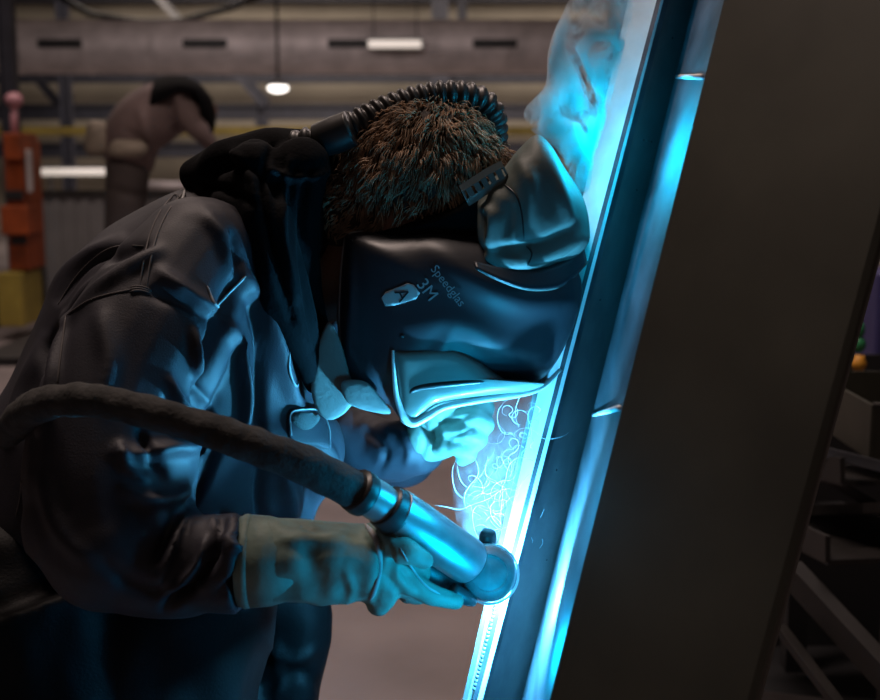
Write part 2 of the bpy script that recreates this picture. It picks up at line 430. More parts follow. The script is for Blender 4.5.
# high bay lamp
Yl = 17; p = at(278, 88, Yl); r = pxm(10, Yl)
hb = empty('high_bay_lamp', p); tag(hb, 'round high bay lamp glowing white below the duct', 'lamp')
bm = bmesh.new(); ell_bm(bm, p, (r, r, r*0.45)); from_bm('diffuser', bm, M['lamp'], hb)
bm = bmesh.new(); tube_bm(bm, [p+Vector((0, 0, z)) for z in (r*0.2, r*0.5, r*0.9)], [r*1.1, r*0.8, r*0.4], 24); from_bm('reflector', bm, M['grey'], hb)
bm = bmesh.new(); tube_bm(bm, [p+Vector((0, 0, r*0.8)), Vector((p.x, p.y, 5.3))], 0.02, 8); from_bm('stem', bm, M['black'], hb)
# yellow rail
p = at(0, 130, 16); bm = bmesh.new()
bm2 = empty('crane_rail', (0, 16, p.z)); tag(bm2, 'yellow horizontal crane rail crossing behind the stooping worker', 'rail')
box_bm(bm, Vector((-2, 16, p.z)), (14, 0.12, pxm(6, 16))); box_bm(bm, Vector((-2, 16, p.z-0.06)), (14, 0.2, 0.02)); from_bm('rail_profile', bm, M['yellow'], bm2, False)
for i in range(4): box('bracket', (-7+i*3.2, 16.15, p.z+0.1), (0.08, 0.2, 0.3), M['beam'], bm2)
# bright tube lamp far left
p = at(78, 172, 15)
lt = empty('tube_light', p); tag(lt, 'bright horizontal tube light beside the orange machine', 'lamp')
bm = bmesh.new(); tube_bm(bm, [p+Vector((-pxm(38, 15), 0, 0)), p+Vector((pxm(30, 15), 0, 0))], pxm(3.5, 15), 12); from_bm('tube', bm, M['lamp_dim'], lt)
box('holder', p+Vector((0, 0.06, 0.05)), (pxm(72, 15), 0.08, 0.05), M['grey'], lt)
for s in (-1, 1): box('stand', (p.x+s*0.35, 15.06, (p.z+0.05)/2), (0.04, 0.04, p.z+0.05), M['grey'], lt)
sp = empty('pipe_run', at(170, 187, 14)); bm = bmesh.new(); tube_bm(bm, [at(130, 186, 14), at(205, 188, 14)], pxm(6, 14), 12); from_bm('pipe', bm, M['duct'], sp)
for x in (140, 195): q = at(x, 187, 14); box('stand', (q.x, 14, q.z/2), (0.05, 0.05, q.z), M['grey'], sp)
tag(sp, 'pale steel pipe behind the stooping worker, below his arms', 'pipe')
# partition with rollers
Yp = 10.5
pt = empty('partition_screen', (at(80, 300, Yp).x, Yp, 0)); tag(pt, 'low grey ribbed partition between orange machine and worker', 'partition')
x0 = at(44, 300, Yp).x; x1 = at(240, 300, Yp).x; zt = at(60, 193, Yp).z
bm = bmesh.new()
for i in range(28):
    x = x0+(x1-x0)*(i+0.5)/28; box_bm(bm, Vector((x, Yp+(0.012 if i % 2 else 0), zt/2)), ((x1-x0)/28*0.98, 0.05, zt-0.04))
from_bm('ribbed_panel', bm, M['grey'], pt, False)
box('top_rail', ((x0+x1)/2, Yp, zt), (x1-x0+0.05, 0.09, 0.05), M['zinc'], pt)
for x in (x0, x1): box('post', (x, Yp, zt/2), (0.07, 0.09, zt), M['zinc'], pt)
# orange machine
Yo = 9.6; gx = at(24, 200, Yo).x
om = empty('welding_machine', (gx, Yo, 0)); tag(om, 'tall orange machine on a yellow base at the far left', 'machine')
def obox(n, px0, py0, px1, py1, m, dy=0, d=0.4, par=None, bev=0.01):
    a = at(px0, py0, Yo); b = at(px1, py1, Yo)
    return box(n, ((a.x+b.x)/2, Yo+dy, (a.z+b.z)/2), (b.x-a.x, d, a.z-b.z), m, par or om, bevel=bev)
obox('cabinet', 12, 140, 38, 268, M['orange'])
obox('upper_housing', 16, 134, 34, 160, M['orange'], -0.1)
obox('dark_panel', 14, 190, 33, 200, M['black'], -0.2, 0.05); obox('dark_panel', 20, 236, 36, 243, M['black'], -0.2, 0.05)
obox('white_strip', 35, 150, 41, 192, M['duct'], -0.2, 0.08)
obox('lower_drawer', 12, 205, 40, 233, M['orange'], -0.12, 0.3)
base = obox('base', 10, 270, 36, 322, M['yellow'], -0.05, 0.5)
base['label'] = 'yellow base block'
obox('dark_leg', 3, 285, 9, 325, M['black'])
bm = bmesh.new(); ell_bm(bm, at(14, 100, Yo), (0.07, 0.07, 0.06)); tube_bm(bm, [at(14, 100, Yo), at(14, 140, Yo)], 0.03, 8); from_bm('signal_lamp', bm, mat('pink_lamp', (0.45, 0.22, 0.26), 0.4), om)

# ------------------------------------------------------------------ person in the background
YB = 6.2
pb = empty('person', (at(125, 300, YB).x, YB, 0.42)); tag(pb, 'stooping person in faded brown jacket, back turned, working in the background', 'person')
bm = bmesh.new()
capsules_bm(bm, [(205, 112, YB, 13), (198, 125, YB, 8)]); capsules_bm(bm, [(190, 114, YB, 11), (165, 116, YB, 20), (137, 135, YB, 20), (128, 165, YB, 18)])
for s in (-1, 1):
    Ys = YB+s*0.12
    capsules_bm(bm, [(125, 170, Ys, 15), (118, 230, Ys, 11), (122, 330, Ys, 8)]); capsules_bm(bm, [(122, 330, Ys, 6), (140, 334, Ys, 5)], 3)
    capsules_bm(bm, [(182, 102, Ys, 9), (197, 128, YB+s*.18, 6), (212, 148, YB+s*0.14, 5)])
link('body', remesh(bm, 0.02, 3), M['skin'], pb)
bm = bmesh.new()
for s in (-1, 1): capsules_bm(bm, [(130, 158, YB+s*.07, 25), (135, 132, YB+s*.09, 29), (158, 113, YB+s*.1, 30), (184, 106, YB+s*.1, 24)])
capsules_bm(bm, [(180, 100, YB-0.17, 17), (196, 126, YB-0.2, 12), (207, 140, YB-0.18, 8)]); capsules_bm(bm, [(180, 104, YB+0.17, 15), (200, 128, YB+0.2, 11), (209, 142, YB+0.15, 8)])
me = remesh(bm, 0.016, 4); folds(me, [([(140, 110), (150, 150)], 4, 0.02), ([(170, 95), (175, 130), (190, 150)], 3, -0.03), ([(125, 130), (150, 145)], 3, -0.015)]); link('jacket', me, M['bg_jacket'], pb)
bm = bmesh.new()
for s in (-1, 1): capsules_bm(bm, [(128, 165, YB+s*0.09, 22), (124, 230, YB+s*0.11, 19), (120, 300, YB+s*0.12, 15), (121, 328, YB+s*.12, 12)])
me = remesh(bm, 0.016, 4); folds(me, [([(110, 190), (160, 200)], 4, -0.02)]); link('trousers', me, M['bg_trousers'], pb)
bm = bmesh.new(); inflate_bm(bm, [(118, 112), (138, 88), (165, 76), (190, 78), (208, 92), (216, 112), (213, 134), (202, 128), (204, 110), (190, 90), (168, 86), (145, 96), (125, 116)], YB, 0.29, center=(195, 92)); link('hood', remesh(bm, 0.012, 4), M['hood'], pb)
for i, (x, y, w, h) in enumerate(((98, 138, 14, 17), (128, 148, 20, 9))):
    bm = bmesh.new(); inflate_bm(bm, [(x-w, y+h*.3), (x-w*.6, y-h), (x+w*.7, y-h*.8), (x+w, y+h*.2), (x+w*.6, y+h), (x-w*.7, y+h)], YB-0.2 if i else YB-0.12, 0.06); from_bm('belt_pouch', bm, M['pouch'], pb)
for s in (-1, 1):
    bm = bmesh.new(); ell_bm(bm, at(127, 334, YB+s*.12)+Vector((0, 0, 0.01)), (0.13, 0.05, 0.05)); from_bm('boot', bm, M['black'], pb)
zpl = at(125, 334, YB).z-0.055
pb.location.z  # base
pf = empty('work_platform', (at(130, 300, YB).x, YB, 0)); tag(pf, 'low grey platform the background worker stands on, hidden behind the welder', 'platform')
box('deck', (at(130, 300, YB).x, YB, zpl-0.02), (1.3, 0.9, 0.04), M['zinc'], pf)
for sx in (-1, 1):
    for sy in (-1, 1): box('leg', (at(130, 300, YB).x+sx*0.6, YB+sy*0.4, (zpl-0.04)/2), (0.05, 0.05, zpl-0.04), M['zinc'], pf)

# ------------------------------------------------------------------ the tilted workpiece
wp = empty('steel_workpiece', at(560, 740, 1.3)); tag(wp, 'huge tilted box beam of dark steel, its bright edge being welded', 'workpiece')
# long edges: (px at y=0, px at y=690, Y top, Y bottom)
E = {'A': (628, 470, 1.62, 1.365), 'B': (661, 480, 1.59, 1.335), 'C': (669, 489, 1.61, 1.355), 'D': (694, 524, 1.69, 1.435), 'E': (724, 552, 1.22, 1.05), 'F': (944, 758, 1.05, 0.89)}
def edge(k, py):
    a = E[k]; p0 = at(a[0], 0, a[2]); p1 = at(a[1], 690, a[3])
    if k == 'F':   # keep the front panel flat
        e0, e1 = at(E['E'][0], 0, E['E'][2]), at(E['E'][1], 690, E['E'][3]); nf = (e1-e0).cross(p0-e0); o = Vector((0, 0, H)); df = camdir(a[1], 690); p1 = o+df*((e0-o).dot(nf)/df.dot(nf))
    d = camdir(a[0]+(a[1]-a[0])*py/690, py)
    # point of the straight 3D edge seen at picture row py
    n_ = Vector((1, 0, 0)).cross(d); o_ = Vector((0, 0, H)); return p0+(p1-p0)*((o_-p0).dot(n_)/(p1-p0).dot(n_))
T0, T1 = -150, 'floor'
edge_px = edge
def edge(k, py):
    if py != 'floor': return edge_px(k, py)
    a = edge_px(k, 0); b = edge_px(k, 690); return a+(b-a)*((a.z-0.004)/(a.z-b.z))
def ruled(name, ks, th, m, parent, rows=40):
    a0, a1, b0, b1 = edge(ks[0], T0), edge(ks[0], T1), edge(ks[1], T0), edge(ks[1], T1)
    bm = bmesh.new(); F_ = []; G_ = []
    for i in range(rows+1):
        t = i/rows; pa = a0.lerp(a1, t); pb = b0.lerp(b1, t); n = (pb-pa).cross((a1-a0).lerp(b1-b0, 0.5)).normalized()
        if n.dot(Vector((0, 0, H))-pa) > 0: n = -n
        F_.append([bm.verts.new(q) for q in (pa, pb)]); G_.append([bm.verts.new(q+n*th) for q in (pa, pb)])
    for i in range(rows):
        f, g = F_[i]+F_[i+1][::-1], G_[i]+G_[i+1][::-1]
        bm.faces.new(f); bm.faces.new(g[::-1])
        bm.faces.new((F_[i][0], G_[i][0], G_[i+1][0], F_[i+1][0])); bm.faces.new((F_[i][1], F_[i+1][1], G_[i+1][1], G_[i][1]))
    bm.faces.new(F_[0]+G_[0][::-1]); bm.faces.new(G_[-1]+F_[-1][::-1])
    return from_bm(name, bm, m, parent, False)
ruled('welded_flange', 'AB', 0.006, M['alu'], wp)
ruled('flange_lip', 'BC', 0.006, M['reflect'], wp)
ruled('angle_profile', 'CD', 0.006, M['steel_grey'], wp)
ruled('side_wall', 'DE', 0.006, M['reflect'], wp)
ruled('front_panel', 'EF', 0.006, M['steel_dark'], wp)
fb = E['F']
E['G'] = (950, 764, 1.38, 1.18); ruled('return_panel', 'FG', 0.006, M['steel_dark'], wp)
E['H'] = (668, 492, 1.80, 1.53)
ruled('back_panel', 'AH', 0.006, M['steel_grey'], wp)
# rivets / pits on the profile
for x, py in ((0.4, 140), (0.55, 141), (0.7, 142), (0.5, 38), (0.3, 300), (0.3, 470), (0.7, 560), (0.6, 190)):
    a = edge('C', py); b = edge('D', py); p = a*(1-x)+b*x
    bm = bmesh.new(); bmesh.ops.create_icosphere(bm, subdivisions=2, radius=0.0016, matrix=Matrix.Translation(p)); from_bm('rivet', bm, M['black'], wp)
# weld seam bead along flange root, short tack at (600,412)
bm = bmesh.new()
for i in range(26):
    py = 588+i*4; p = edge('A', py)*0.35+edge('B', py)*0.65+Vector((-0.002, -0.002, 0)); ell_bm(bm, p, (0.004, 0.004, 0.003), sub=2)
from_bm('weld_bead', bm, M['nozzle'], wp)
for py in (78, 412):
    a = edge('C', py); b = edge('E', py-2); m1 = edge('D', py)
    bm = bmesh.new(); tube_bm(bm, [m1+Vector((-.001, -.02, 0)), b+Vector((-.001, 0.01, 0))], 0.003, 8); from_bm('tack_bar', bm, M['alu'], wp)

# ------------------------------------------------------------------ rack with profiles at right
rk = empty('storage_rack', (at(840, 690, 2.6).x, 2.6, 0)); tag(rk, 'dark steel storage rack behind the workpiece at right', 'rack')
for px, Y in ((800, 2.9), (905, 2.3)):
    p = at(px, 500, Y); box('upright', (p.x, Y, 0.365), (0.05, 0.05, 0.73), M['black'], rk)
box('back_sheet', (at(860, 600, 3.05).x+0.15, 3.05, 0.42), (0.9, 0.01, 0.84), M['black'], rk)  # black sheet added to keep the area behind the rack dark
box('bottom_shelf', (at(860, 600, 3.05).x+0.05, 2.5, 0.06), (0.8, 1.1, 0.02), M['black'], rk)  # black bottom added to cover the bright floor under the rack
def bar(a, b, w, h, m, par, name='shelf_arm'):
    va, vb = at(*a), at(*b); t = vb-va; R = t.to_track_quat('X', 'Z').to_matrix(); bm = bmesh.new()
    box_bm(bm, (va+vb)/2, (t.length, w, h*0.2), R); box_bm(bm, (va+vb)/2+R@Vector((0, -w/2, h/2)), (t.length, h*0.2, h), R)
    return from_bm(name, bm, m, par, False)
bar((800, 462, 2.8), (905, 482, 2.3), 0.25, 0.05, M['zinc'], rk, 'shelf')
bar((780, 505, 2.8), (905, 560, 2.2), 0.3, 0.05, M['zinc'], rk, 'shelf')
bar((760, 700, 2.8), (905, 720, 2.2), 0.3, 0.05, M['zinc'], rk, 'shelf')
GP = 'steel profiles lying on the rack'
for a, b, w, h, m, lab in (
    ((785, 565, 2.2), (900, 690, 1.9), 0.07, 0.045, M['zinc'], 'broad dull steel profile slanting down to the lower right corner of the rack'),
    ((778, 625, 2.1), (850, 720, 1.9), 0.03, 0.015, M['zinc'], 'thin dull steel strip at the very bottom right of the rack'),
    ((812, 470, 2.5), (900, 522, 2.3), 0.03, 0.02, M['zinc'], 'thin dark profile on the middle shelf of the rack'),
    ((805, 515, 2.5), (900, 512, 2.2), 0.02, 0.02, M['zinc'], 'narrow level profile under the middle shelf of the rack'),
    ((815, 452, 2.4), (900, 474, 2.2), 0.03, 0.02, M['reflect'], 'thin teal-lit profile below the dark tray on the rack')):
    tag(bar(a, b, w, h, m, None, 'steel_profile'), lab, 'steel profile', GP)
a = at(836, 385, 2.5); tr = empty('steel_tray', a); tag(tr, 'dark open steel tray on top of the rack at right', 'tray')
bm = bmesh.new()
c = at(885, 412, 2.5); sx = pxm(95, 2.5); sz = pxm(52, 2.5)
for off, s in (((0, 0, -sz/2), (sx, 0.4, 0.006)), ((0, -0.2, 0), (sx, 0.006, sz)), ((0, 0.2, 0), (sx, 0.006, sz)), ((-sx/2, 0, 0), (0.006, 0.4, sz)), ((sx/2, 0, 0), (0.006, 0.4, sz))):
    box_bm(bm, c+Vector(off), s)
from_bm('tray_body', bm, M['steel_dark'], tr, False)
bm = bmesh.new(); tube_bm(bm, [c+Vector((-sx/2, -0.2, sz/2)), c+Vector((sx/2, -0.2, sz/2))], 0.006, 8); from_bm('rim', bm, M['zinc'], tr)
# coloured items on the tray
p = at(868, 330, 3.2)
bn = empty('blue_bin', p); tag(bn, 'blue violet bin standing behind the tray at the right edge', 'bin')
bm = bmesh.new(); box_bm(bm, p+Vector((0.04, 0, -0.05)), (0.11, 0.2, 0.42)); from_bm('bin_body', bm, M['purple'], bn, False, 0.01)
box('label_plate', p+Vector((0.05, -0.105, 0.12)), (0.03, 0.01, 0.05), M['amber'], bn)
bm = bmesh.new(); q = at(859, 330, 2.9); ell_bm(bm, q, (0.014, 0.014, 0.022)); ell_bm(bm, q+Vector((0, 0, -0.035)), (0.018, 0.018, 0.02)); tube_bm(bm, [q, q+Vector((0, 0, 0.04))], 0.006, 8)
tag(from_bm('green_bottle', bm, M['green']), 'small green bottle in front of the blue bin', 'bottle')
bm = bmesh.new(); q = at(859, 364, 2.85); ell_bm(bm, q, (0.018, 0.012, 0.016)); tube_bm(bm, [q+Vector((0, 0.0, -0.02)), q+Vector((0, 0, 0.02))], 0.012, 12)
tag(from_bm('amber_knob', bm, M['amber']), 'round amber yellow knob just below the green bottle', 'knob')
q = at(876, 330, 3.6); tag(box('brown_carton', (q.x+0.05, 3.6, q.z), (0.09, 0.1, 0.35), M['orange']), 'brown carton at the right picture edge behind the bin', 'carton')

# ------------------------------------------------------------------ the welder
we = empty('person', (at(60, 700, 1.5).x, 1.5, 0)); tag(we, 'person in dark jacket and hood bending forward to weld, gloved hands', 'person')
bm = bmesh.new()
Rh = Matrix.Rotation(math.radians(38), 3, 'Y')
ell_bm(bm, at(418, 195, 1.5), (0.098, 0.075, 0.112), Rh, 4)
ell_bm(bm, at(440, 265, 1.5), (0.065, 0.058, 0.075), Rh, 3)
ell_bm(bm, at(497, 265, 1.5), (0.022, 0.012, 0.028), Rh, 3)
for s in (-1, 1): ell_bm(bm, at(398, 225, 1.5+s*0.076), (0.018, 0.008, 0.03), Rh, 3)
capsules_bm(bm, [(395, 235, 1.5, 46), (352, 262, 1.5, 42), (290, 300, 1.52, 42)])
capsules_bm(bm, [(245, 320, 1.54, 62), (150, 420, 1.54, 85), (40, 560, 1.54, 90)])
capsules_bm(bm, [(190, 300, 1.40, 50), (110, 410, 1.32, 45), (105, 520, 1.27, 40), (240, 562, 1.23, 30), (340, 560, 1.24, 24), (395, 565, 1.27, 20)])
capsules_bm(bm, [(250, 300, 1.64, 40), (310, 400, 1.72, 32), (380, 450, 1.66, 24), (450, 435, 1.56, 16)])
for s, kx in ((-1, 130), (1, 205)):
    p0 = at(20, 600, 1.5+s*0.11); kn = Vector((at(kx, 700, 1.5).x, 1.5+s*0.14, 0.47)); an = Vector((kn.x-0.22+0.1*s, kn.y, 0.09))
    tube_bm(bm, [p0, (p0+kn)/2, kn], [0.09, 0.08, 0.062], 16); tube_bm(bm, [kn, (kn+an)/2, an], [0.062, 0.055, 0.04], 16)
    ell_bm(bm, an+Vector((0.06, 0, -0.045)), (0.12, 0.045, 0.04))
link('body', remesh(bm, 0.007, 3), M['skin'], we)

# trousers and boots
bm = bmesh.new()
for s, kx in ((-1, 130), (1, 205)):
    p0 = at(20, 600, 1.5+s*0.10); kn = Vector((at(kx, 700, 1.5).x+(0.03 if s > 0 else 0), 1.5+s*0.14, 0.50)); an = Vector((kn.x-0.20+0.1*s, kn.y, 0.14))
    tube_bm(bm, [p0, (p0+kn)/2, kn], [0.13, 0.115, 0.085], 20); ell_bm(bm, kn, (0.088, 0.085, 0.088)); tube_bm(bm, [kn, (kn+an)/2, an], [0.085, 0.08, 0.075], 20)
ell_bm(bm, at(10, 600, 1.5), (0.17, 0.21, 0.17))
# the leg whose trouser shows below the glove
capsules_bm(bm, [(200, 520, 1.62, 60), (294, 600, 1.64, 38), (286, 700, 1.64, 35), (270, 850, 1.62, 36)])
inflate_bm(bm, [(-90, 590), (100, 560), (262, 565), (276, 620), (258, 690), (235, 800), (-90, 800)], 1.48, 0.16, p=2.4, center=(90, 680))
me = remesh(bm, 0.007, 4)
folds(me, [([(262, 640), (290, 660), (318, 650)], 5, 0.008), ([(262, 690), (300, 672), (320, 690)], 5, -0.008), ([(270, 620), (280, 680), (275, 700)], 6, 0.006)], (0.008, 22))
link('trousers', me, M['trousers'], we)
for s, kx in ((-1, 130), (1, 205)):
    bm = bmesh.new(); ax = at(kx, 700, 1.5).x-0.20+0.1*s
    ell_bm(bm, Vector((ax+0.06, 1.5+s*0.14, 0.05)), (0.15, 0.055, 0.055)); tube_bm(bm, [Vector((ax, 1.5+s*0.14, 0.03)), Vector((ax, 1.5+s*.14, 0.2))], 0.06, 16)
    link('boot', remesh(bm, 0.008, 3), M['black'], we)

# jacket
bm = bmesh.new()
inflate_bm(bm, [(205, 186), (160, 197), (110, 226), (62, 276), (28, 338), (4, 392), (-45, 460), (-85, 560), (-90, 620), (-40, 650), (150, 650), (235, 640), (262, 610), (300, 560), (322, 500), (345, 460), (340, 425), (322, 400), (318, 340), (318, 270), (290, 215), (250, 190)],
           1.52, 0.185, 0.2, p=2.0, center=(150, 450), rings=18)
capsules_bm(bm, [(200, 262, 1.40, 66), (160, 320, 1.35, 80), (124, 400, 1.31, 84), (112, 480, 1.275, 88), (120, 535, 1.25, 80)], 6)
capsules_bm(bm, [(108, 520, 1.26, 84), (145, 554, 1.245, 68), (185, 563, 1.235, 58), (206, 563, 1.228, 48)], 6)
bm_c = [(200, 563, 1.228, 50), (240, 563, 1.225, 52)]; tube_bm(bm, [at(*q[:3]) for q in bm_c], [pxm(q[3], q[2]) for q in bm_c], 24)
capsules_bm(bm, [(265, 280, 1.64, 62), (320, 380, 1.72, 62), (345, 425, 1.73, 52), (400, 452, 1.68, 38)], 6)
me = remesh(bm, 0.0045, 5)
FL = [
    # sleeve creases near elbow
    ([(212, 420), (196, 445), (170, 448), (140, 455), (118, 452)], 9, 0.012), ([(205, 470), (180, 495), (150, 500), (125, 490)], 8, 0.009),
    ([(140, 430), (150, 455), (165, 475)], 5, -0.010), ([(120, 445), (125, 465), (145, 480)], 5, 0.010),
    ([(215, 450), (198, 490), (178, 520), (155, 560)], 6, -0.016), ([(190, 495), (178, 530), (160, 580)], 5, 0.012),
    ([(222, 515), (215, 550), (190, 590), (165, 610)], 5, -0.015), ([(205, 540), (195, 570), (160, 600)], 5, 0.010),
    ([(235, 520), (228, 545), (232, 580)], 5, 0.008), ([(240, 535), (238, 570), (215, 600)], 4, -0.008),
    ([(215, 520), (225, 545), (238, 555)], 4, 0.008),
    # armpit pulls
    ([(236, 290), (222, 330), (205, 380), (205, 430)], 9, -0.024), ([(225, 310), (240, 350), (246, 400), (243, 440)], 6, 0.014),
    ([(252, 300), (262, 350), (262, 400), (258, 440)], 6, -0.014), ([(243, 270), (268, 320), (285, 380), (300, 420)], 8, 0.016),
    ([(195, 330), (198, 370), (212, 410)], 5, 0.013), ([(170, 380), (182, 405), (205, 425)], 5, 0.010), ([(165, 400), (175, 420), (190, 440)], 4, -0.008),
    ([(150, 290), (185, 300), (215, 320)], 8, -0.008), ([(160, 270), (200, 300), (222, 312)], 8, 0.008),
    ([(205, 215), (225, 240), (237, 275)], 8, 0.007), ([(232, 235), (240, 270), (238, 292)], 5, -0.010),
    # back panel folds
    ([(68, 320), (95, 290), (140, 260), (160, 250)], 7, 0.008), ([(58, 330), (48, 350), (48, 375)], 5, -0.016), ([(66, 315), (60, 350), (55, 385), (40, 430)], 5, 0.010),
    ([(40, 300), (70, 270), (120, 238)], 6, 0.005), ([(60, 300), (95, 262), (145, 246)], 5, -0.008),
    ([(45, 340), (25, 390), (10, 440)], 8, 0.008),
    ([(100, 310), (110, 360), (100, 400)], 12, 0.006),
    # lower torso
    ([(285, 470), (290, 510), (280, 560)], 8, 0.010), ([(300, 460), (312, 500), (300, 540)], 6, -0.010), ([(265, 450), (262, 500), (270, 540)], 7, -0.010),
    ([(320, 440), (335, 470), (325, 500)], 6, 0.008),
    ([(60, 630), (130, 650), (200, 640)], 8, -0.012), ([(40, 660), (130, 680), (220, 670)], 8, 0.008), ([(30, 560), (60, 610), (100, 635)], 8, -0.008),
    ([(100, 560), (140, 590), (200, 600)], 8, -0.006), ([(40, 480), (60, 530), (90, 560)], 10, 0.006),
]
FL = [(a_, w_*0.9, h_*1.25) for a_, w_, h_ in FL]
folds(me, FL, (0.008, 12))
jk = link('jacket', me, M['jacket'], we)
JB = bvh_of(jk)
stroke_on('seam', JB, [(186, 190), (168, 212), (154, 245), (146, 290)], 1.0, M['seam'], jk, 0.0004)
stroke_on('seam', JB, [(179, 190), (160, 212), (147, 245), (139, 290)], 0.8, M['seam'], jk, 0.0004)
stroke_on('seam', JB, [(144, 246), (110, 248), (80, 272), (58, 305)], 0.9, M['seam'], jk, 0.0004)
stroke_on('seam', JB, [(143, 288), (120, 292), (90, 300), (66, 316)], 0.9, M['seam'], jk, 0.0006)
stroke_on('seam', JB, [(66, 316), (62, 345), (57, 385)], 1.0, M['seam'], jk, 0.0006)  # pale stroke painting the light edge of the sleeve's back contour
stroke_on('seam', JB, [(22, 480), (20, 500), (16, 517)], 1.0, M['seam'], jk, 0.0006)  # pale stroke for the light contour edge near the elbow, no stitching
for k in range(3): stroke_on('bar_tack', JB, [(130, 288+k*2.2), (140, 286+k*2.2), (151, 290+k*2.2)], 1.0, M['seam'], jk, 0.0015, n=3)
stroke_on('piping', JB, [(246, 276), (230, 292), (213, 310)], 1.3, M['piping'], jk, 0.0008)
stroke_on('piping', JB, [(207, 286), (213, 302), (219, 308)], 1.2, M['piping'], jk, 0.0008)
pk = patch('pocket_flap', JB, [(289, 415), (295, 408), (318, 412), (327, 428), (329, 447), (312, 446), (289, 438)], M['jacket'], jk, 0.003)
pk['label'] = 'small pale-edged tab with velcro on the chest'
stroke_on('flap_edge', JB, [(290, 436), (289, 418), (296, 409), (316, 412), (325, 424), (328, 446)], 1.1, M['piping'], pk, 0.004, dflt=1.5)
patch('velcro', JB, [(292, 414), (310, 414), (317, 421), (305, 430), (292, 424)], M['velcro'], pk, 0.0045)
# cuff hem
stroke_on('cuff_hem', JB, [(244, 512), (239, 540), (240, 580), (236, 612)], 1.2, M['seam'], jk, 0.001)

# hood + cord
bm = bmesh.new()
capsules_bm(bm, [(195, 176, 1.50, 17), (222, 163, 1.47, 20), (262, 148, 1.46, 19), (305, 150, 1.48, 20), (335, 165, 1.5, 16)], 6)
capsules_bm(bm, [(255, 160, 1.42, 22), (262, 205, 1.40, 26), (278, 270, 1.39, 28), (298, 330, 1.40, 22), (314, 385, 1.42, 10)], 6)
capsules_bm(bm, [(302, 165, 1.43, 28), (298, 220, 1.43, 22), (302, 280, 1.44, 20), (314, 340, 1.45, 14)], 6)
capsules_bm(bm, [(215, 185, 1.48, 20), (240, 215, 1.45, 22), (262, 250, 1.43, 22)], 6)
ell_bm(bm, at(275, 215, 1.52), (0.085, 0.13, 0.10)); capsules_bm(bm, [(195, 178, 1.55, 16), (250, 160, 1.62, 22), (315, 190, 1.62, 20), (305, 300, 1.58, 20)], 6)
me = remesh(bm, 0.0042, 5)
folds(me, [([(215, 170), (240, 165), (270, 175), (282, 200)], 5, -0.012), ([(195, 182), (225, 190), (255, 205)], 4, -0.010), ([(270, 150), (262, 190), (272, 250), (292, 320)], 4, -0.012),
           ([(290, 160), (282, 220), (296, 300)], 4, 0.009), ([(310, 170), (300, 220), (306, 290), (316, 350)], 4, -0.010), ([(250, 165), (300, 178), (330, 170)], 4, 0.008), ([(232, 150), (250, 175), (258, 210)], 4, 0.008)], (0.008, 28))
hd = link('hood', me, M['hood'], we)
HB = bvh_of(hd, jk)
stroke_on('drawstring', HB, [(289, 352), (290, 372), (296, 386), (299, 380)], 1.1, M['piping'], hd, 0.001)
stroke_on('hood_label', HB, [(178, 189), (186, 187)], 1.4, M['piping'], hd, 0.001, n=4)

# hair
def ellipsoid_frame(): return at(412, 188, 1.5), Rh, (0.108, 0.083, 0.112)
hc, HR, hr = ellipsoid_frame(); hc = at(422, 190, 1.495)
bm = bmesh.new(); ell_bm(bm, hc, (hr[0]-0.004, hr[1]-0.003, hr[2]-0.004), HR, 4); ell_bm(bm, at(352, 215, 1.5), (0.05, 0.06, 0.06)); hb_me = remesh(bm, 0.005, 3)
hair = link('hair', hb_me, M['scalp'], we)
HBV = bvh_of(hair)
bm = bmesh.new(); rnd = random.Random(3)
crown = at(440, 112, 1.5)
cnt = 0
while cnt < 6000:
    px = rnd.uniform(316, 522); py = rnd.uniform(95, 240)
    if rnd.random() < 0.4:   # far side and top too
        v = Vector((rnd.gauss(0, 1), rnd.gauss(0, 1), abs(rnd.gauss(0, 1)))).normalized()
        loc, nrm, _, _ = HBV.ray_cast(hc+v*0.4, -v)
    else:
        loc, nrm = hit(HBV, px, py)
    if loc is None: continue
    q = proj(loc)[0]
    if q[0] > 520 or q[1] > 236 or (q[0] > 455 and q[1] > 205): continue
    cnt += 1
    if nrm.dot(loc-hc) < 0: nrm = -nrm
    away = (loc-crown); away = (away-nrm*away.dot(nrm)).normalized() if away.length > 1e-4 else Vector((1, 0, 0))
    swirl = nrm.cross(away); g = noise.noise(loc*45)
    d = (away*(0.9)+swirl*g*1.3+nrm*(0.55+0.5*noise.noise(loc*60+Vector((5, 0, 0))))+Vector((rnd.gauss(0, .18), rnd.gauss(0, .18), rnd.gauss(0, .18)))).normalized()
    short = 0.5 if q[0] < 350 else 1.0
    cl = noise.noise(loc*110); d = (d+Vector((noise.noise(loc*85), noise.noise(loc*85+Vector((9, 0, 0))), noise.noise(loc*85+Vector((0, 9, 0)))))*1.3).normalized(); L = rnd.uniform(0.012, 0.022)*short*(1+0.5*cl); pts = [loc-nrm*0.002, loc+d*L*0.45, loc+(d*0.95-nrm*0.10+away*0.25)*L*0.8, loc+(d*0.9-nrm*0.30+away*0.4)*L]
    w = rnd.uniform(0.0006, 0.0014); tube_bm(bm, pts, [w, w*1.0, w*0.7, w*0.15], 3, False)
from_bm('strands', bm, M['hair'], hair)

# ------------------------------------------------------------------ gloves
def glove(chains, seams, name, strokes=None, nz=(0.004, 40), label=None):
    bm = bmesh.new()
    for c in chains: capsules_bm(bm, c, 5, 16)
    me = remesh(bm, 0.0028, 2)
    if strokes or nz: folds(me, strokes or [], nz)
    o = link(name, me, M['glove'], we)
    if label: o['label'] = label
    return o
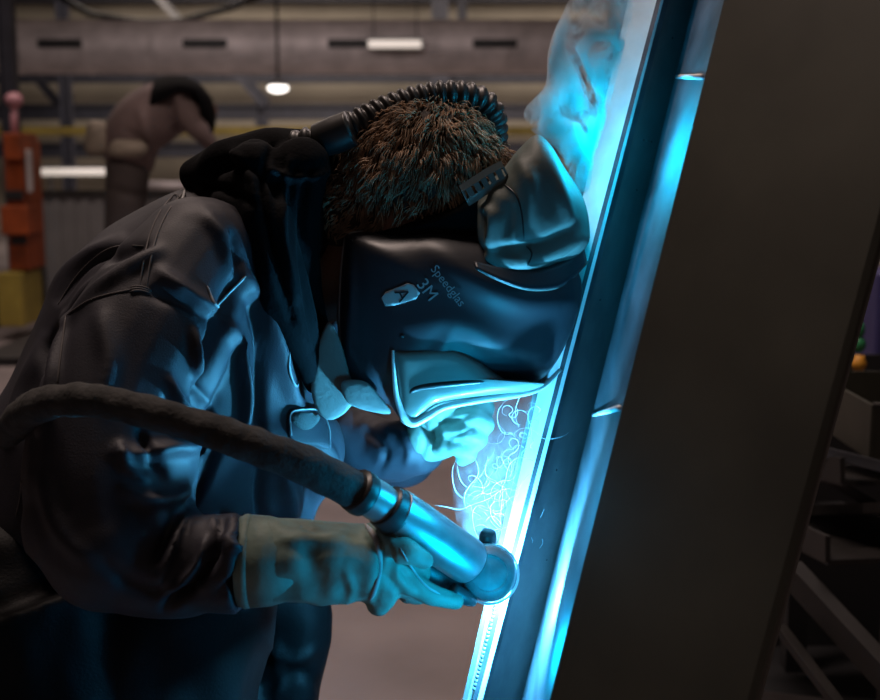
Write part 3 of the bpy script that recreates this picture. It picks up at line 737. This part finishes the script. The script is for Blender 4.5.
# near (right) glove: gauntlet, palm, thumb and four fingers round the handle
YG = 1.235
near = glove([
    [(275, 561, 1.225, 45), (300, 561, 1.228, 44), (330, 562, 1.232, 42), (362, 563, 1.238, 41)],
    [(362, 563, 1.24, 39), (385, 568, 1.245, 36), (402, 570, 1.26, 30)],
    [(380, 545, 1.25, 26), (402, 556, 1.26, 22), (416, 566, 1.28, 18)],
    [(376, 584, 1.235, 24), (380, 596, 1.235, 18), (378, 604, 1.235, 13)],
    # index finger along the trigger side
    [(398, 574, 1.235, 17), (418, 588, 1.232, 13.5), (437, 597, 1.235, 11.5), (454, 601, 1.245, 10)],
    # middle, ring, little fingers closing round the handle from behind
    [(398, 578, 1.26, 17), (424, 592, 1.295, 14), (448, 590, 1.335, 13), (456, 566, 1.35, 12)],
    [(392, 576, 1.285, 18), (412, 590, 1.32, 15), (434, 584, 1.36, 13), (440, 556, 1.36, 12)],
    [(386, 562, 1.295, 18), (400, 580, 1.34, 15), (418, 574, 1.37, 12), (422, 545, 1.365, 11)],
    # thumb on the camera side of the handle
    [(378, 540, 1.225, 17), (394, 545, 1.205, 14), (410, 552, 1.196, 12), (424, 561, 1.197, 10.5)],
], None, 'welding_glove', [
    ([(370, 527), (380, 545), (382, 575), (376, 603)], 3.0, -0.005), ([(262, 520), (300, 540), (350, 535)], 9, 0.004), ([(270, 590), (310, 580), (350, 590)], 9, -0.004),
    ([(300, 522), (312, 532), (335, 530)], 4, -0.004), ([(395, 560), (405, 575), (420, 592)], 3, -0.004), ([(385, 575), (398, 590), (400, 602)], 4, -0.005), ([(390, 540), (398, 560), (396, 580)], 4, 0.004),
    ([(345, 570), (352, 590), (348, 602)], 5, 0.004)], (0.0055, 42), 'grey leather gauntlet glove holding the torch')
GBV = bvh_of(near)
stroke_on('seam_piping', GBV, [(365, 524), (376, 540), (380, 562), (376, 585), (370, 600)], 3.2, M['glove_seam'], near, 0.0)
bm = bmesh.new(); p0 = at(243, 561, 1.225); tube_bm(bm, [at(240, 561, 1.225), at(246, 561, 1.225), at(252, 561, 1.2255)], [pxm(46, 1.225), pxm(49, 1.225), pxm(48, 1.225)], 40)
tube_bm(bm, [at(x, 561, 1.225) for x in (246, 270, 300)], [pxm(48.5, 1.225), pxm(46.5, 1.225), pxm(38, 1.225)], 40); from_bm('cuff_edge', bm, M['glove'], near)
stroke_on('seam_piping', GBV, [(400, 548), (410, 565), (425, 585), (440, 594)], 1.4, M['glove_seam'], near, 0.0)
# far (left) glove: curled hand behind the visor
YF = 1.50
far = glove([
    [(400, 446, 1.59, 20), (414, 442, 1.57, 23), (432, 436, 1.54, 24)],
    [(432, 436, 1.54, 27), (455, 428, 1.53, 25), (470, 420, 1.52, 20)],
    [(452, 404, 1.495, 9.5), (474, 401, 1.465, 9), (487, 407, 1.462, 8.5), (483, 415, 1.475, 7.5)],
    [(448, 419, 1.49, 9.5), (472, 417, 1.455, 9), (487, 423, 1.452, 8.5), (481, 431, 1.465, 7.5)],
    [(444, 434, 1.49, 9.5), (466, 433, 1.455, 9), (480, 439, 1.455, 8.5), (473, 446, 1.465, 7.5)],
    [(440, 448, 1.49, 9), (458, 448, 1.465, 8.5), (470, 454, 1.465, 8), (462, 460, 1.475, 7)],
    [(430, 420, 1.50, 12), (444, 408, 1.48, 9.5), (458, 396, 1.465, 8.5), (474, 391, 1.465, 7.5)],
], None, 'welding_glove', [
    ([(432, 420), (450, 424), (475, 412)], 2.5, -0.003), ([(438, 436), (455, 436), (475, 428)], 2.5, -0.003), ([(432, 410), (445, 430), (440, 450)], 4, 0.004), ([(420, 415), (425, 440), (420, 460)], 4, -0.005)], (0.0012, 60), 'grey leather glove half hidden under the visor')
FBV = bvh_of(far)
# far sleeve dark cuff under the helmet
bm = bmesh.new(); capsules_bm(bm, [(352, 440, 1.62, 34), (378, 450, 1.60, 33), (398, 450, 1.575, 31), (420, 446, 1.555, 28)], 6, 24)
me = remesh(bm, 0.004, 3); folds(me, [([(365, 430), (385, 450), (380, 470)], 4, -0.006), ([(400, 430), (410, 450), (405, 468)], 4, 0.005)], (0.005, 40)); link('sleeve', me, M['jacket'], we)
stroke_on('green_cord', bvh_of(jk), [(362, 437), (357, 448), (355, 458)], 2.0, M['hivis'], jk, 0.004, dflt=1.55)

# ------------------------------------------------------------------ welding helmet
he = empty('welding_helmet', at(460, 300, 1.5)); tag(he, 'black welding helmet with silver visor frame worn by the welder', 'helmet')
bm = bmesh.new()
inflate_bm(bm, [(343, 246), (349, 233), (375, 231), (410, 230), (450, 228), (500, 240), (550, 258), (576, 270), (582, 290), (575, 322), (562, 352), (545, 376), (522, 389), (480, 392), (440, 402), (412, 424), (398, 416), (388, 404), (362, 400), (346, 388), (338, 340), (338, 290)],
           1.455, 0.088, 0.15, p=2.6, n=5, rings=16, center=(465, 300))
me = remesh(bm, 0.0036, 3)
folds(me, [([(400, 330), (450, 322), (500, 345), (545, 360)], 12, 0.003),
           ([(350, 236), (352, 300), (346, 380)], 5, 0.004), ([(420, 240), (460, 270), (520, 300), (570, 300)], 14, 0.006)], None)
sh = link('shell', me, M['shell'], he)
SB = bvh_of(sh)
bm = bmesh.new()
inflate_bm(bm, [(392, 351), (405, 348), (447, 346), (465, 350), (482, 361), (498, 374), (515, 383), (546, 383), (530, 391), (500, 395), (460, 401), (436, 407), (422, 418), (410, 426), (400, 420), (395, 400), (392, 372)], 1.455, 0.088, 0.145, p=7, n=6, rings=14, center=(430, 376))
vz = from_bm('visor_frame', bm, M['visor'], he)
vz['label'] = 'silver side of the visor frame'
VB = bvh_of(vz, sh)
ptube('visor_groove', [(408, 404, 1.373, 1.5), (410, 394, 1.371, 3), (418, 388, 1.369, 3.4), (450, 384, 1.368, 3.2), (490, 381, 1.371, 2.6), (528, 382, 1.382, 1.5)], M['visor_black'], vz, 8, 12)
ptube('frame_edge', [(393, 350, 1.375, 1.6), (394, 372, 1.372, 2.2), (397, 398, 1.372, 3), (404, 416, 1.372, 4), (413, 423, 1.374, 4.5), (428, 416, 1.376, 4.2), (445, 407, 1.378, 3.6), (480, 400, 1.382, 3.4), (515, 395, 1.392, 3.4), (540, 388, 1.41, 3), (560, 370, 1.44, 2)], M['frame_white'], vz, 8, 14)  # pale tube paints the bright edge that faces the arc
stroke_on('top_edge', SB, [(345, 235), (360, 232), (385, 231), (407, 232)], 1.1, M['piping'], he, 0.0006)  # pale tube paints the highlight line along the top of the shell
stroke_on('rim_line', SB, [(345, 238), (341, 280), (340, 330), (347, 380)], 1.2, M['print'], he, 0.0006, dflt=1.45)
# vent at the side
bd = patch('badge', SB, [(382, 298), (386, 292), (408, 283), (414, 285), (420, 293), (416, 299), (396, 305), (386, 306)], M['badge'], he, 0.0008, 3, smooth=False)
bd['label'] = 'white hexagonal badge'
text_on('badge_letter', bvh_of(bd), 'A', 402, 295, 19, math.radians(64), M['visor_black'], bd, 0.0, 0.0008)
text_on('brand_lettering', SB, '3M', 427, 290, 18, math.radians(52), M['print'], he, 0.0, hw=0.2)
text_on('brand_lettering', SB, 'Speedglas', 448, 286, 12.5, math.radians(52), M['print'], he, 0.0, hw=0.7)
for x, y in ((402, 336),): 
    p, nn = hit(SB, x, y); bm = bmesh.new(); ell_bm(bm, p, (0.003, 0.002, 0.003)); from_bm('screw', bm, M['visor_black'], he)
# leather head cover (pouch) with brim
bm = bmesh.new()
inflate_bm(bm, [(477, 208), (482, 188), (502, 170), (518, 150), (536, 134), (549, 143), (566, 170), (582, 196), (589, 222), (587, 246), (564, 264), (532, 274), (502, 274), (482, 264), (476, 240)],
           1.445, 0.095, 0.14, p=3.0, center=(532, 212))
me = remesh(bm, 0.0036, 3)
folds(me, [([(484, 250), (510, 250), (540, 245), (572, 228)], 5, -0.010), ([(490, 262), (520, 262), (560, 250), (580, 238)], 6, 0.008), ([(520, 160), (532, 190), (530, 230)], 8, 0.008), ([(545, 150), (560, 190), (572, 225)], 7, 0.007),
           ([(482, 205), (494, 215), (492, 240), (488, 258)], 5, 0.010), ([(503, 182), (508, 210), (504, 240)], 7, -0.006)], (0.002, 30))
pc = link('head_cover', me, M['leather'], he); pc['label'] = 'grey leather forehead cover'
PB = bvh_of(pc)
stroke_on('stitch_line', PB, [(504, 184), (516, 195), (522, 215), (524, 240)], 0.8, M['visor_black'], pc, 0.0004)
stroke_on('stitch_line', PB, [(526, 246), (532, 254), (527, 266)], 0.8, M['visor_black'], pc, 0.0004)
# brim: crescent visor lip
bm = bmesh.new()
up = [(474, 262), (500, 268), (530, 270), (560, 262), (583, 248)]; lo = [(476, 268), (500, 280), (530, 289), (562, 285), (586, 262)]
def lip(pts, dY, lift):
    c = catmull(pts, 6); return [(x, y) for x, y in c]
a = lip(up, 0, 0); b = lip(lo, 0, 0); rows = []
for j in range(5):
    t = j/4; row = []
    for i in range(len(a)):
        s = i/(len(a)-1); x = a[i][0]*(1-t)+b[i][0]*t; y = a[i][1]*(1-t)+b[i][1]*t
        Yc = 1.458-0.115*math.cos(s*math.pi/2)**0.6*(1+0.10*t)-0.004
        row.append(bm.verts.new(at(x, y, Yc)))
    rows.append(row)
for r0, r1 in zip(rows, rows[1:]):
    for i in range(len(r0)-1): bm.faces.new((r0[i], r0[i+1], r1[i+1], r1[i]))
me = bpy.data.meshes.new('brim'); bmesh.ops.recalc_face_normals(bm, faces=bm.faces); bm.to_mesh(me); bm.free()
br = link('brim', me, M['shell'], he); sm = br.modifiers.new('s', 'SOLIDIFY'); sm.thickness = 0.003; sm.offset = 0
ptube('brim_edge', [(476, 268, 1.337, 1.6), (500, 280, 1.342, 1.8), (530, 289, 1.36, 1.8), (562, 285, 1.395, 1.8), (587, 262, 1.45, 1.6)], M['strap'], br)
# slotted headband
def band(x, y, Y): return at(x, y, Y)
hbnd = empty('x', (0, 0, 0)); bpy.data.objects.remove(hbnd)
c0 = [(464, 196), (478, 187), (492, 178), (506, 171)]
bm = bmesh.new(); cc = catmull(c0, 6); n = len(cc)
ux, uy = 0.45, 0.89
rows = []
for i, (x, y) in enumerate(cc):
    s = i/(n-1); Yb = 1.368+0.006*s
    rows.append([bm.verts.new(at(x+w*ux*11, y+w*uy*11, Yb+0.004*abs(w))) for w in (-1, -0.4, 0.4, 1)])
for i in range(n-1):
    for j in range(3):
        if j == 1 and i % 3 == 1: continue
        bm.faces.new((rows[i][j], rows[i+1][j], rows[i+1][j+1], rows[i][j+1]))
me = bpy.data.meshes.new('headband'); bm.to_mesh(me); bm.free()
hbm = link('headband', me, M['strap'], he, False); sm = hbm.modifiers.new('s', 'SOLIDIFY'); sm.thickness = 0.003; sm.offset = 0
hbm['label'] = 'slotted plastic headband'
# dark inner harness between hair and shell
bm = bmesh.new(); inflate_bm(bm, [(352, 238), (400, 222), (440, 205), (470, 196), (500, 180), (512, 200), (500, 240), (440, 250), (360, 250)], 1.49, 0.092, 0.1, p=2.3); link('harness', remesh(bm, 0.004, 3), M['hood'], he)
# neck guards
bm = bmesh.new(); inflate_bm(bm, [(329, 322), (340, 340), (350, 375), (356, 395), (346, 412), (330, 420), (317, 410), (311, 388), (313, 360), (320, 338)], 1.41, 0.010, 0.02, p=6, center=(331, 385)); ng = from_bm('neck_guard', bm, M['flap'], he)
ng['label'] = 'pale fabric neck guard'
bm = bmesh.new(); inflate_bm(bm, [(342, 382), (364, 381), (378, 394), (391, 413), (368, 411), (347, 402)], 1.39, 0.005, 0.012, p=3); from_bm('chin_flap', bm, M['flap'], he)
# breathing hose over the head
bh = ptube('breathing_hose', [(494, 145, 1.54, 14), (492, 118, 1.52, 15), (480, 102, 1.51, 15.5), (458, 96, 1.50, 15.5), (430, 98, 1.495, 16), (395, 108, 1.485, 16.5), (360, 124, 1.47, 16.5), (325, 138, 1.46, 15), (300, 143, 1.46, 14), (280, 152, 1.48, 13)], M['hose'], he, n=34, seg=24, rib=(0.0115, 0.22))
bh['label'] = 'ribbed black breathing hose'
ptube('hose_collar', [(318, 141, 1.453, 17), (335, 135, 1.448, 18.5), (352, 128, 1.443, 18)], M['hose'], he)

# ------------------------------------------------------------------ torch
to = empty('welding_torch', at(440, 540, 1.26)); tag(to, 'steel welding torch with sheathed cable held in the near glove', 'torch')
cs = ptube('cable_sheath', [(-70, 470, 1.42, 12), (-20, 440, 1.36, 13), (8, 432, 1.30, 15), (24, 415, 1.235, 17), (48, 403, 1.195, 17.5), (90, 400, 1.165, 17), (140, 410, 1.15, 17), (200, 427, 1.145, 17.5), (260, 448, 1.15, 19), (310, 467, 1.165, 20.5), (350, 488, 1.185, 20), (372, 499, 1.20, 19)], M['sheath'], to, 12, 24)
cs['label'] = 'dark suede cable sheath'
# wrinkle bumps
folds(cs.data, [], None)
tv = [Vector(v.co) for v in cs.data.vertices]
for v in cs.data.vertices:
    v.co += v.normal*(0.0022*noise.noise(v.co*55))
ptube('clamp_ring', [(355, 489, 1.186, 23), (361, 493, 1.19, 24), (366, 496, 1.193, 23)], M['hose'], to, 3, 24)
ptube('collar', [(362, 492, 1.192, 20), (374, 499, 1.20, 21), (384, 506, 1.206, 20.5), (392, 511, 1.21, 20)], M['chrome'], to, 3, 28)
ptube('collar_ring', [(385, 505, 1.205, 23), (390, 509, 1.208, 24.5), (396, 513, 1.212, 25)], M['torch_black'], to, 3, 28)
ptube('barrel', [(393, 510, 1.21, 24.5), (396, 512, 1.212, 25), (420, 528, 1.225, 25), (450, 549, 1.245, 24.5), (468, 561, 1.26, 24), (471, 563, 1.262, 20)], M['chrome'], to, 4, 40)
TB = bvh_of(*[o for o in to.children if o.name.startswith('barrel')])
# black grip under the barrel, and trigger
ptube('grip', [(396, 548, 1.27, 20), (420, 566, 1.28, 22), (446, 580, 1.29, 20), (466, 588, 1.30, 15)], M['torch_black'], to, 4, 24)
ptube('trigger', [(452, 590, 1.25, 8), (466, 598, 1.255, 8), (474, 602, 1.26, 5)], M['torch_black'], to, 3, 16)
# nozzle drum: axis towards the seam, away from the camera
n0 = at(489, 573, 1.262); n1 = at(489, 574, 1.312); ax = (n1-n0).normalized()
bm = bmesh.new(); R0 = pxm(31, 1.27); tube_bm(bm, [n0-ax*0.004, n0-ax*0.003, n0, n0+ax*0.01, n0+ax*0.03, n1], [R0*0.3, R0*0.6, R0*0.84, R0*0.92, R0*0.95, R0*0.95], 40); from_bm('nozzle_drum', bm, M['nozzle'], to)
bm = bmesh.new(); tube_bm(bm, [n1-ax*0.006, n1, n1+ax*0.004], [R0*0.97, R0*1.06, R0*1.0], 40, False); from_bm('nozzle_rim', bm, M['alu'], to)
bm = bmesh.new()
for k in range(2): 
    rr_ = R0*(0.62-0.35*k); pts = [n0-ax*0.0035+(Matrix.Rotation(a_, 3, ax)@(ax.cross(Vector((0, 0, 1))).normalized()))*rr_ for a_ in np.linspace(0, 2*math.pi, 33)]
    tube_bm(bm, pts, 0.0006, 6, False)
from_bm('face_ring', bm, M['nozzle'], to)
ptube('neck', [(462, 557, 1.262, 18), (474, 565, 1.28, 19), (484, 571, 1.30, 20)], M['nozzle'], to, 4, 24)
ptube('nozzle_lug', [(487, 545, 1.33, 9), (488, 536, 1.335, 9), (489, 531, 1.335, 7)], M['torch_black'], to, 3, 16)
bm = bmesh.new(); tube_bm(bm, [at(490, 576, 1.305), ARC+Vector((0, -0.008, 0))], [0.008, 0.003], 12); from_bm('contact_tip', bm, M['nozzle'], to)
# the arc itself
bm = bmesh.new(); ell_bm(bm, ARC, (0.004, 0.004, 0.005)); tag(from_bm('welding_arc', bm, M['arc']), 'blinding white-blue arc spot between torch nozzle and bright metal flange', 'welding arc')
bpy.data.objects['welding_arc'].visible_shadow = True

# ------------------------------------------------------------------ smoke
def smoke_mat(name, density, scale, lo, hi, distort=1.5, seed=0, ell=None):
    m = bpy.data.materials.new(name); m.use_nodes = True; nt = m.node_tree; nt.nodes.clear()
    out = nt.nodes.new('ShaderNodeOutputMaterial'); v = nt.nodes.new('ShaderNodeVolumeScatter')
    v.inputs['Color'].default_value = (0.95, 0.97, 1, 1); v.inputs['Anisotropy'].default_value = 0.1
    tc = nt.nodes.new('ShaderNodeTexCoord'); mp = nt.nodes.new('ShaderNodeMapping'); mp.inputs['Location'].default_value = (seed, seed*2, 0); mp.inputs['Scale'].default_value = (1, 1, 0.7)
    n = nt.nodes.new('ShaderNodeTexNoise'); n.inputs['Scale'].default_value = scale; n.inputs['Detail'].default_value = 5; n.inputs['Distortion'].default_value = distort; n.inputs['Roughness'].default_value = 0.6
    gm = nt.nodes.new('ShaderNodeMapping'); gm.vector_type = 'TEXTURE'; gm.inputs['Location'].default_value = ell[0]; gm.inputs['Rotation'].default_value = (0, ell[2], 0); gm.inputs['Scale'].default_value = ell[1]
    gr = nt.nodes.new('ShaderNodeTexGradient'); gr.gradient_type = 'SPHERICAL'; nt.links.new(tc.outputs['Object'], gm.inputs[0]); nt.links.new(gm.outputs[0], gr.inputs[0])
    pw = nt.nodes.new('ShaderNodeMath'); pw.operation = 'POWER'; pw.inputs[1].default_value = 0.6; nt.links.new(gr.outputs[1], pw.inputs[0])
    mu = nt.nodes.new('ShaderNodeMath'); mu.operation = 'MULTIPLY'; mr = nt.nodes.new('ShaderNodeMapRange'); mr.inputs[1].default_value = lo; mr.inputs[2].default_value = hi; mr.inputs[3].default_value = 0; mr.inputs[4].default_value = density
    nt.links.new(tc.outputs['Object'], mp.inputs[0]); nt.links.new(mp.outputs[0], n.inputs[0]); nt.links.new(n.outputs[0], mr.inputs[0]); nt.links.new(mr.outputs[0], mu.inputs[0]); nt.links.new(pw.outputs[0], mu.inputs[1]); nt.links.new(mu.outputs[0], v.inputs['Density']); nt.links.new(v.outputs[0], out.inputs['Volume'])
    return m
def smoke(name, outline, Y, d, m, label, center=None):
    bm = bmesh.new(); inflate_bm(bm, outline, Y, d, p=2, center=center, rings=8); o = from_bm(name, bm, m); tag(o, label, 'smoke', kind='stuff'); return o
smoke('smoke_plume', [(560, 18), (585, -20), (640, -30), (626, 40), (606, 120), (584, 205), (572, 180), (556, 150), (530, 130), (524, 110), (545, 85), (548, 50)], 1.47, 0.045, smoke_mat('plume', 320, 22, 0.47, 0.70, 1.6, 3, (at(583, 75, 1.47), (0.066, 0.05, 0.19), math.radians(14))), 'thick curling plume of blue-lit smoke rising above the helmet', (585, 70))
smoke('smoke_haze', [(540, 385), (528, 430), (514, 500), (500, 560), (470, 555), (452, 500), (456, 450), (470, 410), (500, 395)], 1.42, 0.05, smoke_mat('haze', 14, 40, 0.42, 0.75, 2.0, 9, (at(495, 480, 1.42), (0.06, 0.06, 0.13), math.radians(14))), 'thin blue haze hanging between torch nozzle and visor', (490, 470))
# wisps: fine curling filaments of smoke
def wisp(bm, x, y, Y, n, step, r, curl, rnd):
    a = rnd.uniform(0, 2*math.pi); pts = []; c = rnd.choice((-1, 1))*curl; b = 0
    for i in range(n):
        pts.append(at(x, y, Y)); a += c*(0.6+0.8*noise.noise(Vector((i*0.12, x*0.01, y*0.01)))); a += rnd.gauss(0, 0.05)
        if rnd.random() < 0.06: c = -c*rnd.uniform(0.6, 1.4)
        x += math.cos(a)*step+0.15; y += math.sin(a)*step-0.45; Y += 0.0012*math.sin(a*0.7+b); b += 0.1
    P = catmull([tuple(p) for p in pts], 3); m_ = len(P)
    tube_bm(bm, P, [r*(0.25+0.75*math.sin(math.pi*i/(m_-1))) for i in range(m_)], 5, False)
wm = mat('smoke_filament', (0.9, 0.95, 1.0), 0.9, alpha=0.5)
rnd = random.Random(11); bm = bmesh.new()
for i in range(64):
    t = rnd.random(); y = 550-150*t**1.3; cx = 512-0.0*t+(560-y)*0.14-22*rnd.random()**1.5*1.6
    wisp(bm, cx, y, 1.44+rnd.uniform(-0.03, 0.03), rnd.randint(14, 34), 1.9, rnd.uniform(0.00015, 0.0004), rnd.uniform(0.15, 0.6), rnd)
for i in range(9):
    wisp(bm, 468+rnd.uniform(-6, 6), 500+rnd.uniform(-12, 10), 1.43, rnd.randint(16, 36), 1.6, rnd.uniform(0.0002, 0.0004), rnd.uniform(0.14, 0.4), rnd)
wisp(bm, 466, 508, 1.43, 24, 1.8, 0.0003, 0.10, rnd); wisp(bm, 470, 505, 1.43, 24, 1.8, 0.0003, 0.12, rnd)
tag(from_bm('smoke_wisps', bm, wm), 'tangle of fine white smoke threads curling up beside the bright flange', 'smoke', kind='stuff')
